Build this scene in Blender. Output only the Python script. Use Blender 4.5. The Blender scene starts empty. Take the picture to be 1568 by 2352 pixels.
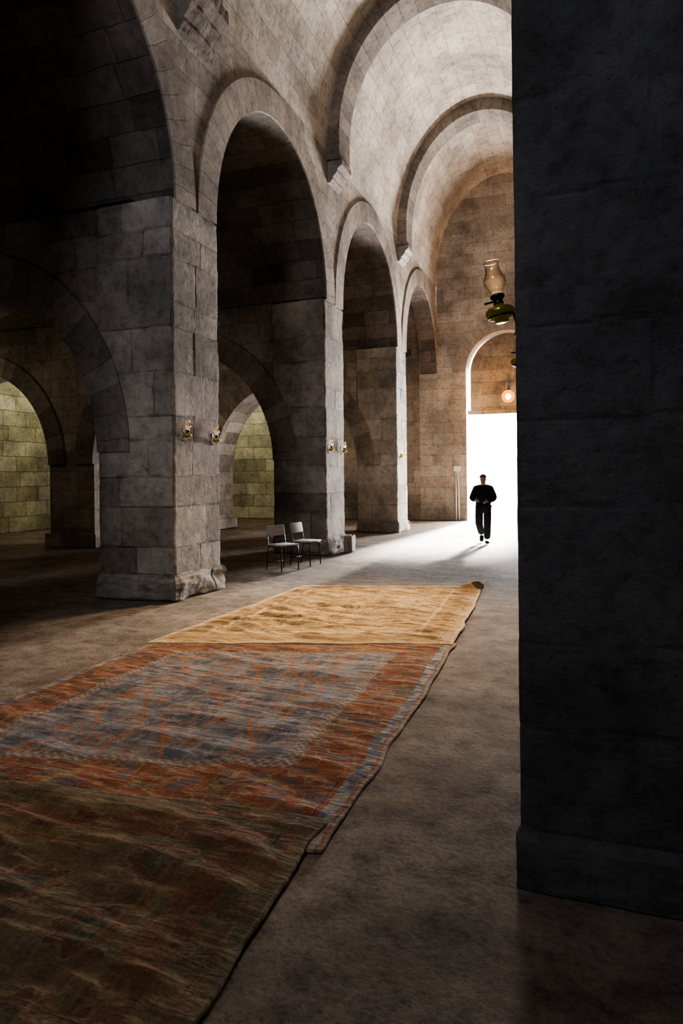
import bpy, bmesh, math, random
import numpy as np
from mathutils import Vector, Matrix
random.seed(7)
COL = bpy.context.scene.collection
PI = math.pi
try:
    bpy.context.scene.view_settings.view_transform = 'AgX'
    bpy.context.scene.view_settings.look = 'AgX - Medium High Contrast'
except Exception as e:
    print(e)

# ------------------------------------------------------------------ helpers
def setmeta(o, label=None, category=None, kind=None, group=None):
    if label: o["label"] = label
    if category: o["category"] = category
    if kind: o["kind"] = kind
    if group: o["group"] = group
    return o

def link(name, me, mats=None, parent=None, smooth=False):
    o = bpy.data.objects.new(name, me)
    COL.objects.link(o)
    if mats:
        for m in (mats if isinstance(mats, (list, tuple)) else [mats]):
            me.materials.append(m)
    if parent: o.parent = parent
    if smooth:
        me.polygons.foreach_set("use_smooth", [True]*len(me.polygons))
    return o

def vn(x, y, seed=0):
    xi = np.floor(x); yi = np.floor(y); fx = x-xi; fy = y-yi
    fx = fx*fx*(3-2*fx); fy = fy*fy*(3-2*fy)
    def h(a, b):
        v = np.sin(a*127.1+b*311.7+seed*74.7)*43758.5453
        return v-np.floor(v)
    return (h(xi, yi)*(1-fx)+h(xi+1, yi)*fx)*(1-fy)+(h(xi, yi+1)*(1-fx)+h(xi+1, yi+1)*fx)*fy

def fbm(x, y, o=4, seed=0):
    s = 0; a = 0.5; t = 0
    for i in range(o):
        s = s+a*vn(x*2**i+i*17.3, y*2**i+i*9.1, seed+i); t += a; a *= 0.5
    return s/t

class MB:
    def __init__(s): s.v = []; s.f = []; s.uv = []; s.m = []
    def q(s, ps, uvs, m=0):
        n = len(s.v); s.v += [tuple(p) for p in ps]
        s.f.append(tuple(range(n, n+len(ps)))); s.uv.append(uvs); s.m.append(m)
    def mesh(s, name):
        me = bpy.data.meshes.new(name); me.from_pydata(s.v, [], s.f)
        ul = me.uv_layers.new(name="UVMap")
        flat = [c for f in s.uv for uv in f for c in uv]
        ul.data.foreach_set("uv", flat)
        me.polygons.foreach_set("material_index", s.m)
        me.update(); return me

def lathe(profile, n=28, cap=True):
    v = []; f = []
    for r, z in profile:
        for i in range(n):
            a = 2*PI*i/n; v.append((r*math.cos(a), r*math.sin(a), z))
    for j in range(len(profile)-1):
        for i in range(n):
            k = (i+1) % n
            f.append((j*n+i, j*n+k, (j+1)*n+k, (j+1)*n+i))
    if cap:
        f.append(tuple(range(n))[::-1]); f.append(tuple(range((len(profile)-1)*n, len(profile)*n)))
    me = bpy.data.meshes.new("lathe"); me.from_pydata(v, [], f); me.update(); return me

def tube(paths, r, n=10):
    v = []; f = []
    for pts in paths:
        pts = [Vector(p) for p in pts]; base = len(v)
        up0 = Vector((0.123, 0.991, 0.05))
        for i, p in enumerate(pts):
            a = pts[max(i-1, 0)]; b = pts[min(i+1, len(pts)-1)]
            d = (b-a).normalized()
            s1 = d.cross(up0); 
            if s1.length < 0.1: s1 = d.cross(Vector((1, 0, 0)))
            s1.normalize(); s2 = d.cross(s1)
            for k in range(n):
                t = 2*PI*k/n
                v.append(tuple(p+s1*(r*math.cos(t))+s2*(r*math.sin(t))))
        for i in range(len(pts)-1):
            for k in range(n):
                kk = (k+1) % n
                f.append((base+i*n+k, base+i*n+kk, base+(i+1)*n+kk, base+(i+1)*n+k))
        f.append(tuple(base+k for k in range(n))[::-1])
        f.append(tuple(base+(len(pts)-1)*n+k for k in range(n)))
    me = bpy.data.meshes.new("tube"); me.from_pydata(v, [], f); me.update(); return me

def bezier_corner(pts, rad=0.05, k=5):
    out = [Vector(pts[0])]
    for i in range(1, len(pts)-1):
        p = Vector(pts[i]); a = (Vector(pts[i-1])-p); b = (Vector(pts[i+1])-p)
        ra = min(rad, a.length*0.45); rb = min(rad, b.length*0.45)
        A = p+a.normalized()*ra; B = p+b.normalized()*rb
        for j in range(k+1):
            t = j/k; out.append(A*(1-t)**2+p*(2*t*(1-t))+B*t*t)
    out.append(Vector(pts[-1])); return out

def rbox(sx, sy, sz, bev=0.01, seg=3):
    bm = bmesh.new(); bmesh.ops.create_cube(bm, size=1)
    bmesh.ops.scale(bm, vec=(sx, sy, sz), verts=bm.verts)
    bmesh.ops.bevel(bm, geom=list(bm.edges), offset=bev, segments=seg, affect='EDGES', profile=0.5)
    me = bpy.data.meshes.new("rbox"); bm.to_mesh(me); bm.free(); return me

# ------------------------------------------------------------------ materials
def newmat(name):
    m = bpy.data.materials.new(name); m.use_nodes = True
    nt = m.node_tree; b = nt.nodes["Principled BSDF"]
    return m, nt, b

def N(nt, t, **kw):
    n = nt.nodes.new(t)
    for k, v in kw.items(): setattr(n, k, v)
    return n

def math_node(nt, op, a, b=None, clamp=False):
    n = N(nt, 'ShaderNodeMath', operation=op); n.use_clamp = clamp
    for i, x in enumerate((a, b)):
        if x is None: continue
        if isinstance(x, (int, float)): n.inputs[i].default_value = x
        else: nt.links.new(x, n.inputs[i])
    return n.outputs[0]

def mix(nt, fac, a, b, bt='MIX'):
    n = N(nt, 'ShaderNodeMix', data_type='RGBA', blend_type=bt)
    for idx, x in ((0, fac), (6, a), (7, b)):
        if isinstance(x, (int, float)): n.inputs[idx].default_value = x
        elif isinstance(x, tuple): n.inputs[idx].default_value = (*x, 1)
        else: nt.links.new(x, n.inputs[idx])
    return n.outputs[2]

def noise(nt, vec, scale, detail=6, rough=0.6):
    n = N(nt, 'ShaderNodeTexNoise'); n.inputs['Scale'].default_value = scale
    n.inputs['Detail'].default_value = detail; n.inputs['Roughness'].default_value = rough
    nt.links.new(vec, n.inputs['Vector']); return n

def ramp(nt, fac, stops):
    r = N(nt, 'ShaderNodeValToRGB'); cr = r.color_ramp
    while len(cr.elements) < len(stops): cr.elements.new(0.5)
    for e, (p, c) in zip(cr.elements, stops):
        e.position = p; e.color = (*c, 1)
    nt.links.new(fac, r.inputs[0]); return r.outputs[0]

def stone_mat(name, cols, mode='brick', rowh=0.48, bw=0.85, mortar=0.009, grime=0.55, bump=0.6, joint_dark=0.55, soot=None):
    m, nt, b = newmat(name)
    tc = N(nt, 'ShaderNodeTexCoord'); geo = N(nt, 'ShaderNodeNewGeometry'); obj = geo.outputs['Position']
    if mode == 'brick':
        nz = noise(nt, obj, 2.2, 4)
        sub = N(nt, 'ShaderNodeVectorMath', operation='SUBTRACT'); nt.links.new(nz.outputs['Color'], sub.inputs[0]); sub.inputs[1].default_value = (.5, .5, .5)
        sc = N(nt, 'ShaderNodeVectorMath', operation='SCALE'); nt.links.new(sub.outputs[0], sc.inputs[0]); sc.inputs['Scale'].default_value = 0.09
        ad = N(nt, 'ShaderNodeVectorMath', operation='ADD'); nt.links.new(tc.outputs['UV'], ad.inputs[0]); nt.links.new(sc.outputs[0], ad.inputs[1])
        br = N(nt, 'ShaderNodeTexBrick'); nt.links.new(ad.outputs[0], br.inputs['Vector'])
        br.offset = 0.42; br.squash = 1.25; br.squash_frequency = 3
        br.inputs['Color1'].default_value = (0, 0, 0, 1); br.inputs['Color2'].default_value = (1, 1, 1, 1)
        br.inputs['Mortar'].default_value = (.45, .45, .45, 1)
        br.inputs['Scale'].default_value = 1; br.inputs['Mortar Size'].default_value = mortar
        br.inputs['Mortar Smooth'].default_value = 0.5; br.inputs['Bias'].default_value = 0
        br.inputs['Brick Width'].default_value = bw; br.inputs['Row Height'].default_value = rowh
        rnd = br.outputs['Color']; joint = br.outputs['Fac']
    elif mode == 'plain':
        rnd = noise(nt, obj, 2.0, 2).outputs['Fac']; joint = 0.0
    else:
        at = N(nt, 'ShaderNodeAttribute', attribute_name='blk')
        sp = N(nt, 'ShaderNodeSeparateColor'); nt.links.new(at.outputs['Color'], sp.inputs[0])
        rnd = sp.outputs[0]; joint = sp.outputs[1]
    base = ramp(nt, rnd, [(i/(len(cols)-1), c) for i, c in enumerate(cols)])
    n1 = noise(nt, obj, 0.55, 5); g = ramp(nt, n1.outputs['Fac'], [(0.35, (1-grime,)*3), (0.62, (1.08, 1.06, 1.03))])
    c = mix(nt, 1.0, base, g, 'MULTIPLY')
    n2 = noise(nt, obj, 9, 8, 0.7); g2 = ramp(nt, n2.outputs['Fac'], [(0.28, (0.55, 0.53, 0.52)), (0.5, (1, 1, 1)), (0.75, (1.2, 1.19, 1.17))])
    c = mix(nt, 1.0, c, g2, 'MULTIPLY')
    n6 = noise(nt, obj, 2.1, 6, .7); g6 = ramp(nt, n6.outputs['Fac'], [(0.36, (0.68, 0.65, 0.62)), (0.52, (1, 1, 1)), (0.7, (1.1, 1.08, 1.04))])
    c = mix(nt, 0.8, c, g6, 'MULTIPLY')
    n4 = noise(nt, obj, 45, 4, 0.6)
    pit = ramp(nt, n4.outputs['Fac'], [(0.3, (0.55, 0.55, 0.55)), (0.42, (1, 1, 1))])
    c = mix(nt, 0.8, c, pit, 'MULTIPLY')
    if mode != 'plain':
        jd = mix(nt, joint, (1, 1, 1), (joint_dark,)*3)
        c = mix(nt, 1.0, c, jd, 'MULTIPLY')
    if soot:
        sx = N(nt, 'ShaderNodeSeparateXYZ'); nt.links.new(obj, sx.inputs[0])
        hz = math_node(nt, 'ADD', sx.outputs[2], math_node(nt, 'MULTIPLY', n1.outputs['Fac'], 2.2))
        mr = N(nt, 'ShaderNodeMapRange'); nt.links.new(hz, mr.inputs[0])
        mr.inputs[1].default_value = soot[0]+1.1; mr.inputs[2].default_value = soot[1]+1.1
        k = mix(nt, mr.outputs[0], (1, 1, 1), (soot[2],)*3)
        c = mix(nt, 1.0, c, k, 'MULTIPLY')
    nt.links.new(c, b.inputs['Base Color']); b.inputs['Roughness'].default_value = 0.93
    b.inputs['Specular IOR Level'].default_value = 0.15
    h = math_node(nt, 'MULTIPLY', joint, -0.5)
    h = math_node(nt, 'ADD', h, math_node(nt, 'MULTIPLY', n2.outputs['Fac'], 1.1))
    h = math_node(nt, 'ADD', h, math_node(nt, 'MULTIPLY', n4.outputs['Fac'], 0.4))
    h = math_node(nt, 'ADD', h, math_node(nt, 'MULTIPLY', rnd, 0.25))
    bp = N(nt, 'ShaderNodeBump'); bp.inputs['Strength'].default_value = bump; bp.inputs['Distance'].default_value = 0.03
    nt.links.new(h, bp.inputs['Height']); nt.links.new(bp.outputs[0], b.inputs['Normal'])
    return m

C_WALL = [(.225, .19, .16), (.31, .27, .23), (.35, .31, .265), (.26, .22, .185), (.42, .37, .32)]
C_VAULT = [(.45, .395, .335), (.55, .495, .43), (.58, .535, .475), (.48, .42, .36), (.63, .59, .53)]
C_RING = [(.26, .22, .19), (.34, .295, .255), (.30, .26, .225), (.37, .325, .28)]
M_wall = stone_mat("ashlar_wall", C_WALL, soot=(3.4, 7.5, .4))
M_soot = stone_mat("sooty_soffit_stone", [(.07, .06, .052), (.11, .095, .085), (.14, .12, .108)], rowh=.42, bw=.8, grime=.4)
M_vault = stone_mat("ashlar_vault", C_VAULT, rowh=0.42, bw=0.78, mortar=0.008, grime=0.35, bump=0.5, joint_dark=0.5)
M_ring = stone_mat("voussoir_stone", C_RING, rowh=0.34, bw=2.7, grime=0.45)
M_ringlow = stone_mat("low_voussoir_stone", [(.15, .13, .115), (.22, .195, .175), (.18, .16, .14), (.36, .33, .29)], rowh=0.4, bw=2.7, grime=0.35)
M_rib = stone_mat("rib_stone", [(.21, .18, .155), (.28, .245, .215), (.31, .275, .24)], rowh=0.36, bw=2.7, grime=0.35)
M_pill = stone_mat("pillar_stone", [(.215, .187, .162), (.30, .266, .235), (.375, .335, .295), (.25, .22, .192)], mode='attr', grime=0.55, bump=0.9, joint_dark=.4)
M_pilldark = stone_mat("shaded_pillar_stone", [(.085, .083, .084), (.088, .086, .087), (.093, .090, .091)], mode='attr', grime=0.6, bump=0.55, joint_dark=.92)  # darker copy of the pillar stone; the near pier's shade is in the colour
M_green = stone_mat("yellow_grey_wall", [(.25, .235, .165), (.36, .34, .25), (.45, .43, .33), (.28, .26, .185)], rowh=.5, bw=.95, mortar=.014, joint_dark=.3, grime=0.6)
M_tymp = stone_mat("grey_tympanum_stone", [(.12, .112, .105), (.16, .15, .14), (.19, .178, .165)], grime=0.3)
M_corbel = stone_mat("pale_corbel_stone", [(.30, .265, .235), (.36, .325, .29)], mode='plain', grime=0.3)
M_corbeld = stone_mat("dark_corbel_stone", [(.16, .138, .12), (.2, .175, .155)], mode='plain', grime=0.3)
M_rub = stone_mat("rubble_stone", [(.24, .21, .18), (.28, .24, .21)], mode='plain', grime=0.3)

def floor_mat():
    m, nt, b = newmat("packed_dirt")
    tc = N(nt, 'ShaderNodeTexCoord'); o = tc.outputs['Object']
    n1 = noise(nt, o, 0.9, 8, .68); n2 = noise(nt, o, 5, 8, .66); n3 = noise(nt, o, 40, 5, .7)
    c = ramp(nt, n1.outputs['Fac'], [(.3, (.085, .062, .046)), (.5, (.15, .115, .088)), (.7, (.225, .178, .14))])
    c2 = ramp(nt, n2.outputs['Fac'], [(.3, (.5, .48, .46)), (.5, (1, 1, 1)), (.72, (1.3, 1.25, 1.18))])
    c = mix(nt, 1, c, c2, 'MULTIPLY')
    c3 = ramp(nt, n3.outputs['Fac'], [(.32, (.75, .75, .75)), (.5, (1, 1, 1)), (.7, (1.12, 1.1, 1.08))])
    c = mix(nt, 1, c, c3, 'MULTIPLY')
    nt.links.new(c, b.inputs['Base Color']); b.inputs['Roughness'].default_value = 0.95
    b.inputs['Specular IOR Level'].default_value = 0.05
    h = math_node(nt, 'ADD', math_node(nt, 'MULTIPLY', n2.outputs['Fac'], 1.3), math_node(nt, 'MULTIPLY', n3.outputs['Fac'], .15))
    bp = N(nt, 'ShaderNodeBump'); bp.inputs['Strength'].default_value = .7; bp.inputs['Distance'].default_value = 0.03
    nt.links.new(h, bp.inputs['Height']); nt.links.new(bp.outputs[0], b.inputs['Normal'])
    return m
M_floor = floor_mat()

def simple(name, col, rough=0.6, metal=0.0, spec=0.5, var=0.15, vs=20, bump=0.1):
    m, nt, b = newmat(name)
    tc = N(nt, 'ShaderNodeTexCoord'); n = noise(nt, tc.outputs['Object'], vs, 4)
    c = ramp(nt, n.outputs['Fac'], [(.3, tuple(x*(1-var) for x in col)), (.7, tuple(min(1, x*(1+var)) for x in col))])
    nt.links.new(c, b.inputs['Base Color']); b.inputs['Roughness'].default_value = rough
    b.inputs['Metallic'].default_value = metal; b.inputs['Specular IOR Level'].default_value = spec
    bp = N(nt, 'ShaderNodeBump'); bp.inputs['Strength'].default_value = bump; bp.inputs['Distance'].default_value = 0.004
    nt.links.new(n.outputs['Fac'], bp.inputs['Height']); nt.links.new(bp.outputs[0], b.inputs['Normal'])
    return m
M_black = simple("black_metal", (.015, .015, .017), .35, .6)
M_pad = simple("worn_brown_vinyl", (.30, .265, .24), .7, 0, .25)
M_jacket = simple("black_fabric", (.010, .010, .013), .9, 0, .1)
M_trous = simple("dark_denim", (.012, .014, .02), .9, 0, .1)
M_skin = simple("skin", (.26, .165, .12), .6, 0, .2)
M_hair = simple("grey_hair", (.09, .085, .08), .8)
M_shoe = simple("black_leather", (.006, .006, .006), .7, 0, .1)
M_white = simple("white_painted_metal", (.75, .75, .73), .5)
M_iron = simple("iron_bracket", (.03, .03, .03), .45, .7)
M_brass, nt, b = newmat("olive_brass_glass")
out = nt.nodes['Material Output']
tl = N(nt, 'ShaderNodeBsdfTranslucent'); tl.inputs[0].default_value = (.65, .58, .12, 1)
b.inputs['Base Color'].default_value = (.45, .39, .10, 1); b.inputs['Metallic'].default_value = .85; b.inputs['Roughness'].default_value = .18
mx = N(nt, 'ShaderNodeMixShader'); mx.inputs[0].default_value = .35
nt.links.new(b.outputs[0], mx.inputs[1]); nt.links.new(tl.outputs[0], mx.inputs[2]); nt.links.new(mx.outputs[0], out.inputs[0])

def glass_mat():
    m, nt, b = newmat("clear_glass")
    out = nt.nodes['Material Output']
    tr = N(nt, 'ShaderNodeBsdfTransparent'); tr.inputs[0].default_value = (.95, .88, .79, 1)
    gl = N(nt, 'ShaderNodeBsdfGlossy'); gl.inputs['Roughness'].default_value = .05
    df = N(nt, 'ShaderNodeBsdfTranslucent'); df.inputs[0].default_value = (.9, .72, .53, 1)
    fr = N(nt, 'ShaderNodeLayerWeight'); fr.inputs[0].default_value = .25
    geo = N(nt, 'ShaderNodeTexCoord'); sx = N(nt, 'ShaderNodeSeparateXYZ'); nt.links.new(geo.outputs['Object'], sx.inputs[0])
    n = noise(nt, geo.outputs['Object'], 25, 4)
    mr = N(nt, 'ShaderNodeMapRange'); nt.links.new(sx.outputs[2], mr.inputs[0]); mr.inputs[1].default_value = .2; mr.inputs[2].default_value = .13; mr.inputs[3].default_value = .05; mr.inputs[4].default_value = .6
    f2 = math_node(nt, 'MULTIPLY', mr.outputs[0], math_node(nt, 'ADD', n.outputs['Fac'], .4))
    a = N(nt, 'ShaderNodeMixShader'); nt.links.new(f2, a.inputs[0]); nt.links.new(tr.outputs[0], a.inputs[1]); nt.links.new(df.outputs[0], a.inputs[2])
    c = N(nt, 'ShaderNodeMixShader'); nt.links.new(fr.outputs['Facing'], c.inputs[0]); nt.links.new(a.outputs[0], c.inputs[1]); nt.links.new(gl.outputs[0], c.inputs[2])
    nt.links.new(c.outputs[0], out.inputs[0]); return m
M_glass = glass_mat()
def emis(name, col, s):
    m, nt, b = newmat(name)
    b.inputs['Base Color'].default_value = (*col, 1); b.inputs['Emission Color'].default_value = (*col, 1); b.inputs['Emission Strength'].default_value = s
    return m
M_bulb = emis("lit_bulb", (1, .6, .2), 80)
M_halo, nt, b = newmat("bulb_halo_glow")  # orange glow around the bulb, put into a see-through emissive shell
out = nt.nodes['Material Output']
tr = N(nt, 'ShaderNodeBsdfTransparent'); em = N(nt, 'ShaderNodeEmission'); em.inputs[0].default_value = (1, .28, .015, 1); em.inputs[1].default_value = 3.5
mx = N(nt, 'ShaderNodeMixShader'); mx.inputs[0].default_value = .6
nt.links.new(tr.outputs[0], mx.inputs[1]); nt.links.new(em.outputs[0], mx.inputs[2]); nt.links.new(mx.outputs[0], out.inputs[0])

# ------------------------------------------------------------------ architecture
XL = -5.42; XR = -0.28; CX = (XL+XR)/2; HW = (XR-XL)/2
SP = 5.65
ROWS = [(-3.75, -2.45), (2.2, 3.5), (8.15, 9.45), (14.05, 15.3), (20.05, 21.3)]
YN = -8.0; YE = 26.0; ZW = 9.0
RISE = .33

def P(plane, s, z, f): return (f, s, z) if plane == 'x' else (s, f, z)

def wbox(mb, pl, f0, f1, s0, s1, z0, z1, m=0, uo=0, ends=True, tops=True):
    for f in (f0, f1):
        mb.q([P(pl, s0, z0, f), P(pl, s1, z0, f), P(pl, s1, z1, f), P(pl, s0, z1, f)], [(s0+uo, z0), (s1+uo, z0), (s1+uo, z1), (s0+uo, z1)], m)
    if ends:
        for s in (s0, s1):
            mb.q([P(pl, s, z0, f0), P(pl, s, z0, f1), P(pl, s, z1, f1), P(pl, s, z1, f0)], [(f0+uo, z0), (f1+uo, z0), (f1+uo, z1), (f0+uo, z1)], m)
    if tops:
        for z in (z0, z1):
            mb.q([P(pl, s0, z, f0), P(pl, s1, z, f0), P(pl, s1, z, f1), P(pl, s0, z, f1)], [(s0, f0), (s1, f0), (s1, f1), (s0, f1)], m)

def arc(a, b, sp, rise, n=40, ext=0.0):
    c = (a+b)/2; hw = (b-a)/2+ext; rs = rise+ext; out = []
    for i in range(n+1):
        t = PI*(1-i/n); out.append((c+hw*math.cos(t), sp+rs*math.sin(t)))
    return out

def opening(mb, pl, f0, f1, a, b, sp, rise, ztop, zbot=0, m=0, uo=0, ring=0.0, rfaces=(), rm=1, sm=None, proud=0.035):
    if sm is None: sm = rm
    pts = arc(a, b, sp, rise); L = 0
    for i in range(len(pts)-1):
        (sa, za), (sb, zb) = pts[i], pts[i+1]; l = math.hypot(sb-sa, zb-za)
        for f in (f0, f1):
            mb.q([P(pl, sa, za, f), P(pl, sb, zb, f), P(pl, sb, ztop, f), P(pl, sa, ztop, f)], [(sa+uo, za), (sb+uo, zb), (sb+uo, ztop), (sa+uo, ztop)], m)
        mb.q([P(pl, sa, za, f0), P(pl, sb, zb, f0), P(pl, sb, zb, f1), P(pl, sa, za, f1)], [(f0, L), (f0, L+l), (f1, L+l), (f1, L)], sm)
        L += l
    if sp > zbot:
        for s in (a, b):
            mb.q([P(pl, s, zbot, f0), P(pl, s, zbot, f1), P(pl, s, sp, f1), P(pl, s, sp, f0)], [(f0+uo, zbot), (f1+uo, zbot), (f1+uo, sp), (f0+uo, sp)], m)
    if ring > 0:
        po = arc(a, b, sp, rise, ext=ring)
        for f, dr in rfaces:
            fr = f+dr*proud; L = 0
            for i in range(len(pts)-1):
                l = math.hypot(po[i+1][0]-po[i][0], po[i+1][1]-po[i][1])
                A, B, Cc, D = pts[i], pts[i+1], po[i+1], po[i]
                mb.q([P(pl, *A, fr), P(pl, *B, fr), P(pl, *Cc, fr), P(pl, *D, fr)], [(0.1, L), (0.1, L+l), (0.1+ring, L+l), (0.1+ring, L)], rm)
                mb.q([P(pl, *D, fr), P(pl, *Cc, fr), P(pl, *Cc, f), P(pl, *D, f)], [(0.1, L), (0.1, L+l), (0.15, L+l), (0.15, L)], rm)
                mb.q([P(pl, *A, fr), P(pl, *B, fr), P(pl, *B, f), P(pl, *A, f)], [(0.1, L), (0.1, L+l), (0.15, L+l), (0.15, L)], rm)
                L += l

M_wall2 = stone_mat("ashlar_nave_wall", [(.31, .265, .222), (.41, .36, .31), (.46, .41, .36), (.355, .31, .265)], rowh=0.42, bw=0.8, mortar=0.008, grime=0.5, bump=0.55, joint_dark=0.5)
def nave_wall(name, f_nave, f_back, dirn, rows, label):
    mb = MB(); cur = YN
    for (a, b) in rows+[(YE, YE)]:
        na = a+0.09 if a < YE else YE-0.02
        if na-cur > 1.0:
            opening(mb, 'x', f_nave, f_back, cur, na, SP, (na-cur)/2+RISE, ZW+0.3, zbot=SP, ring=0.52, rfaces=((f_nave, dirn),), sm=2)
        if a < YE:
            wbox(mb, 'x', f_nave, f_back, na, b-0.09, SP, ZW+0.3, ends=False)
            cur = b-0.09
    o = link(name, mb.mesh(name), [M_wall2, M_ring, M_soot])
    return setmeta(o, label, "wall", "structure")
nave_wall("wall_left", XL, XL-0.65, 1, ROWS, "tall arcade wall of round stone arches along the hall")
ROWSR = [(-3.75, -2.45), (2.9, 4.2)]+ROWS[2:]
nave_wall("wall_right", XR, XR+0.65, -1, ROWSR, "stone arcade wall with round arches facing the hall")

XO = -17.8
for i, (a, b) in enumerate(ROWS):
    mb = MB(); f0 = a+0.04; f1 = b-0.04; uo = i*3.37
    rf = ((f0, -1), (f1, 1))
    opening(mb, 'y', f0, f1, -11.7, -6.7, 2.1, 2.62, SP+.1, uo=uo, ring=.56, rfaces=rf, proud=.06)
    wbox(mb, 'y', f0, f1, -13.1, -11.7, 0, SP+.1, uo=uo, ends=False)
    wbox(mb, 'y', f0-.09, f1+.09, -13.2, -11.6, 0, .33, uo=uo)
    opening(mb, 'y', f0, f1, XO, -13.1, 2.1, 2.5, SP+.1, uo=uo, ring=.5, rfaces=rf, proud=.06)
    o = link("wall_aisle", mb.mesh("wall_aisle"), [M_wall, M_ringlow])
    setmeta(o, "sooty stone cross wall with low round arches in the side aisle", "wall", "structure")

mb = MB(); wbox(mb, 'x', XO, XO-.4, YN, YE, 0, 9)
setmeta(link("wall_outer", mb.mesh("wall_outer"), [M_green]), "yellowish lit rough ashlar outer wall", "wall", "structure")
mb = MB(); wbox(mb, 'x', 7.5, 7.9, YN, YE, 0, 9)
setmeta(link("wall_side", mb.mesh("wall_side"), [M_wall]), "dark stone wall of the side aisle", "wall", "structure")
mb = MB(); wbox(mb, 'y', YN-.4, YN, XO-.4, 7.9, 0, 13.8)
setmeta(link("wall_near", mb.mesh("wall_near"), [M_wall]), "dark ashlar wall closing the hall", "wall", "structure")

mb = MB()
DA, DB = -4.3, -1.38
wbox(mb, 'y', YE, YE+.8, XO-.4, -10.6, 0, 13.8, m=2, ends=False)
wbox(mb, 'y', YE, YE+.8, -10.6, -6.1, 0, 13.8, m=3, ends=False)
wbox(mb, 'y', YE, YE+.8, -6.1, DA, 0, 13.8, ends=False)
opening(mb, 'y', YE, YE+.8, DA, DB, 5.65, 1.46, 13.8, ring=.5, rfaces=((YE, -1),), proud=.03)
wbox(mb, 'y', YE, YE+.8, DB, 7.9, 0, 13.8, ends=False)
setmeta(link("wall_far", mb.mesh("wall_far"), [M_wall2, M_ring, M_green, M_wall]), "end wall of ashlar with tall arched portal niche", "wall", "structure")
mb = MB(); pts = arc(DA+.09, DB+.0, 5.65, 1.44, 36)
y0, y1 = YE+.5, YE+.72
for i in range(len(pts)-1):
    (sa, za), (sb, zb) = pts[i], pts[i+1]
    for y in (y0, y1):
        mb.q([(sa, y, 4.2), (sb, y, 4.2), (sb, y, zb), (sa, y, za)], [(sa, 4.2), (sb, 4.2), (sb, zb), (sa, za)])
    mb.q([(sa, y0, za), (sb, y0, zb), (sb, y1, zb), (sa, y1, za)], [(0, sa), (0, sb), (.2, sb), (.2, sa)])
wbox(mb, 'y', y0-.05, y1+.05, DA, DB, 4.05, 4.2)
setmeta(link("door_1", mb.mesh("door_1"), [M_tymp]), "open doorway with stone lintel and grey arched tympanum above", "door", "structure")

# vaults
mb = MB()
def vprof(y):
    if y < 14.67: r = 3.55
    elif y < 20.67: r = 3.8
    else: r = 3.95
    return r
segs = [(YN, 2.85), (2.85, 8.8), (8.8, 14.67), (14.67, 20.67), (20.67, YE)]
for si, (y0, y1) in enumerate(segs):
    r = vprof((y0+y1)/2); L = 0; n = 48
    pts = [(CX+HW*math.cos(PI*(1-i/n)), ZW+r*math.sin(PI*(1-i/n))) for i in range(n+1)]
    for i in range(n):
        (xa, za), (xb, zb) = pts[i], pts[i+1]; l = math.hypot(xb-xa, zb-za)
        mb.q([(xa, y0, za), (xb, y0, zb), (xb, y1, zb), (xa, y1, za)], [(y0, L), (y0, L+l), (y1, L+l), (y1, L)], 0); L += l
def aisle_vault(x0, x1, rows):
    cur = YN
    for (a, b) in rows+[(YE, YE)]:
        n = 24; e = .09
        if a-cur > 1:
            pts = arc(cur-e, a+e, SP, (a-cur)/2+e+RISE, n); L = 0
            for i in range(n):
                (ya, za), (yb, zb) = pts[i], pts[i+1]; l = math.hypot(yb-ya, zb-za)
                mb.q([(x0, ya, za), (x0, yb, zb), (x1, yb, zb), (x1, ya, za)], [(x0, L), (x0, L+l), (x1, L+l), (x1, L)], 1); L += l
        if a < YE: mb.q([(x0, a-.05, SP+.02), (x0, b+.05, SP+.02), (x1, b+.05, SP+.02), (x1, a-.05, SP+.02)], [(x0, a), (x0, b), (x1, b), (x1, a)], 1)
        cur = b
aisle_vault(XO, XL-.6, ROWS)
aisle_vault(XR+.6, 7.6, ROWSR)
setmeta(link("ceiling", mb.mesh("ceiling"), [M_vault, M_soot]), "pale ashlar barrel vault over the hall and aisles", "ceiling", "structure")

def rib(idx, yc, rise, w=.72):
    mb = MB(); hw = HW-.3; n = 44
    y0, y1 = yc-w/2, yc+w/2
    inn = [(CX-hw, 8.8)]+[(CX+hw*math.cos(PI*(1-i/n)), 9.35+rise*math.sin(PI*(1-i/n))) for i in range(n+1)]+[(CX+hw, 8.8)]
    oh = HW+.05
    out = [(CX-oh, 8.8)]+[(CX+oh*math.cos(PI*(1-i/n)), 9.35+(rise+.5)*math.sin(PI*(1-i/n))) for i in range(n+1)]+[(CX+oh, 8.8)]
    L = 0
    for i in range(len(inn)-1):
        A, B, C_, D = inn[i], inn[i+1], out[i+1], out[i]; l = math.hypot(B[0]-A[0], B[1]-A[1])
        for y in (y0, y1):
            mb.q([(A[0], y, A[1]), (B[0], y, B[1]), (C_[0], y, C_[1]), (D[0], y, D[1])], [(.1, L), (.1, L+l), (.6, L+l), (.6, L)])
        mb.q([(A[0], y0, A[1]), (B[0], y0, B[1]), (B[0], y1, B[1]), (A[0], y1, A[1])], [(.1, L), (.1, L+l), (.8, L+l), (.8, L)], 0)
        L += l
    setmeta(link("trim_%d" % idx, mb.mesh("rib"), [M_rib]), "projecting stone rib arch across the barrel vault", "rib", "structure")
rib(1, 2.85, 2.75); rib(2, 8.8, 2.75); rib(3, 14.67, 2.82); rib(4, 20.67, 3.1)

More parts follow.
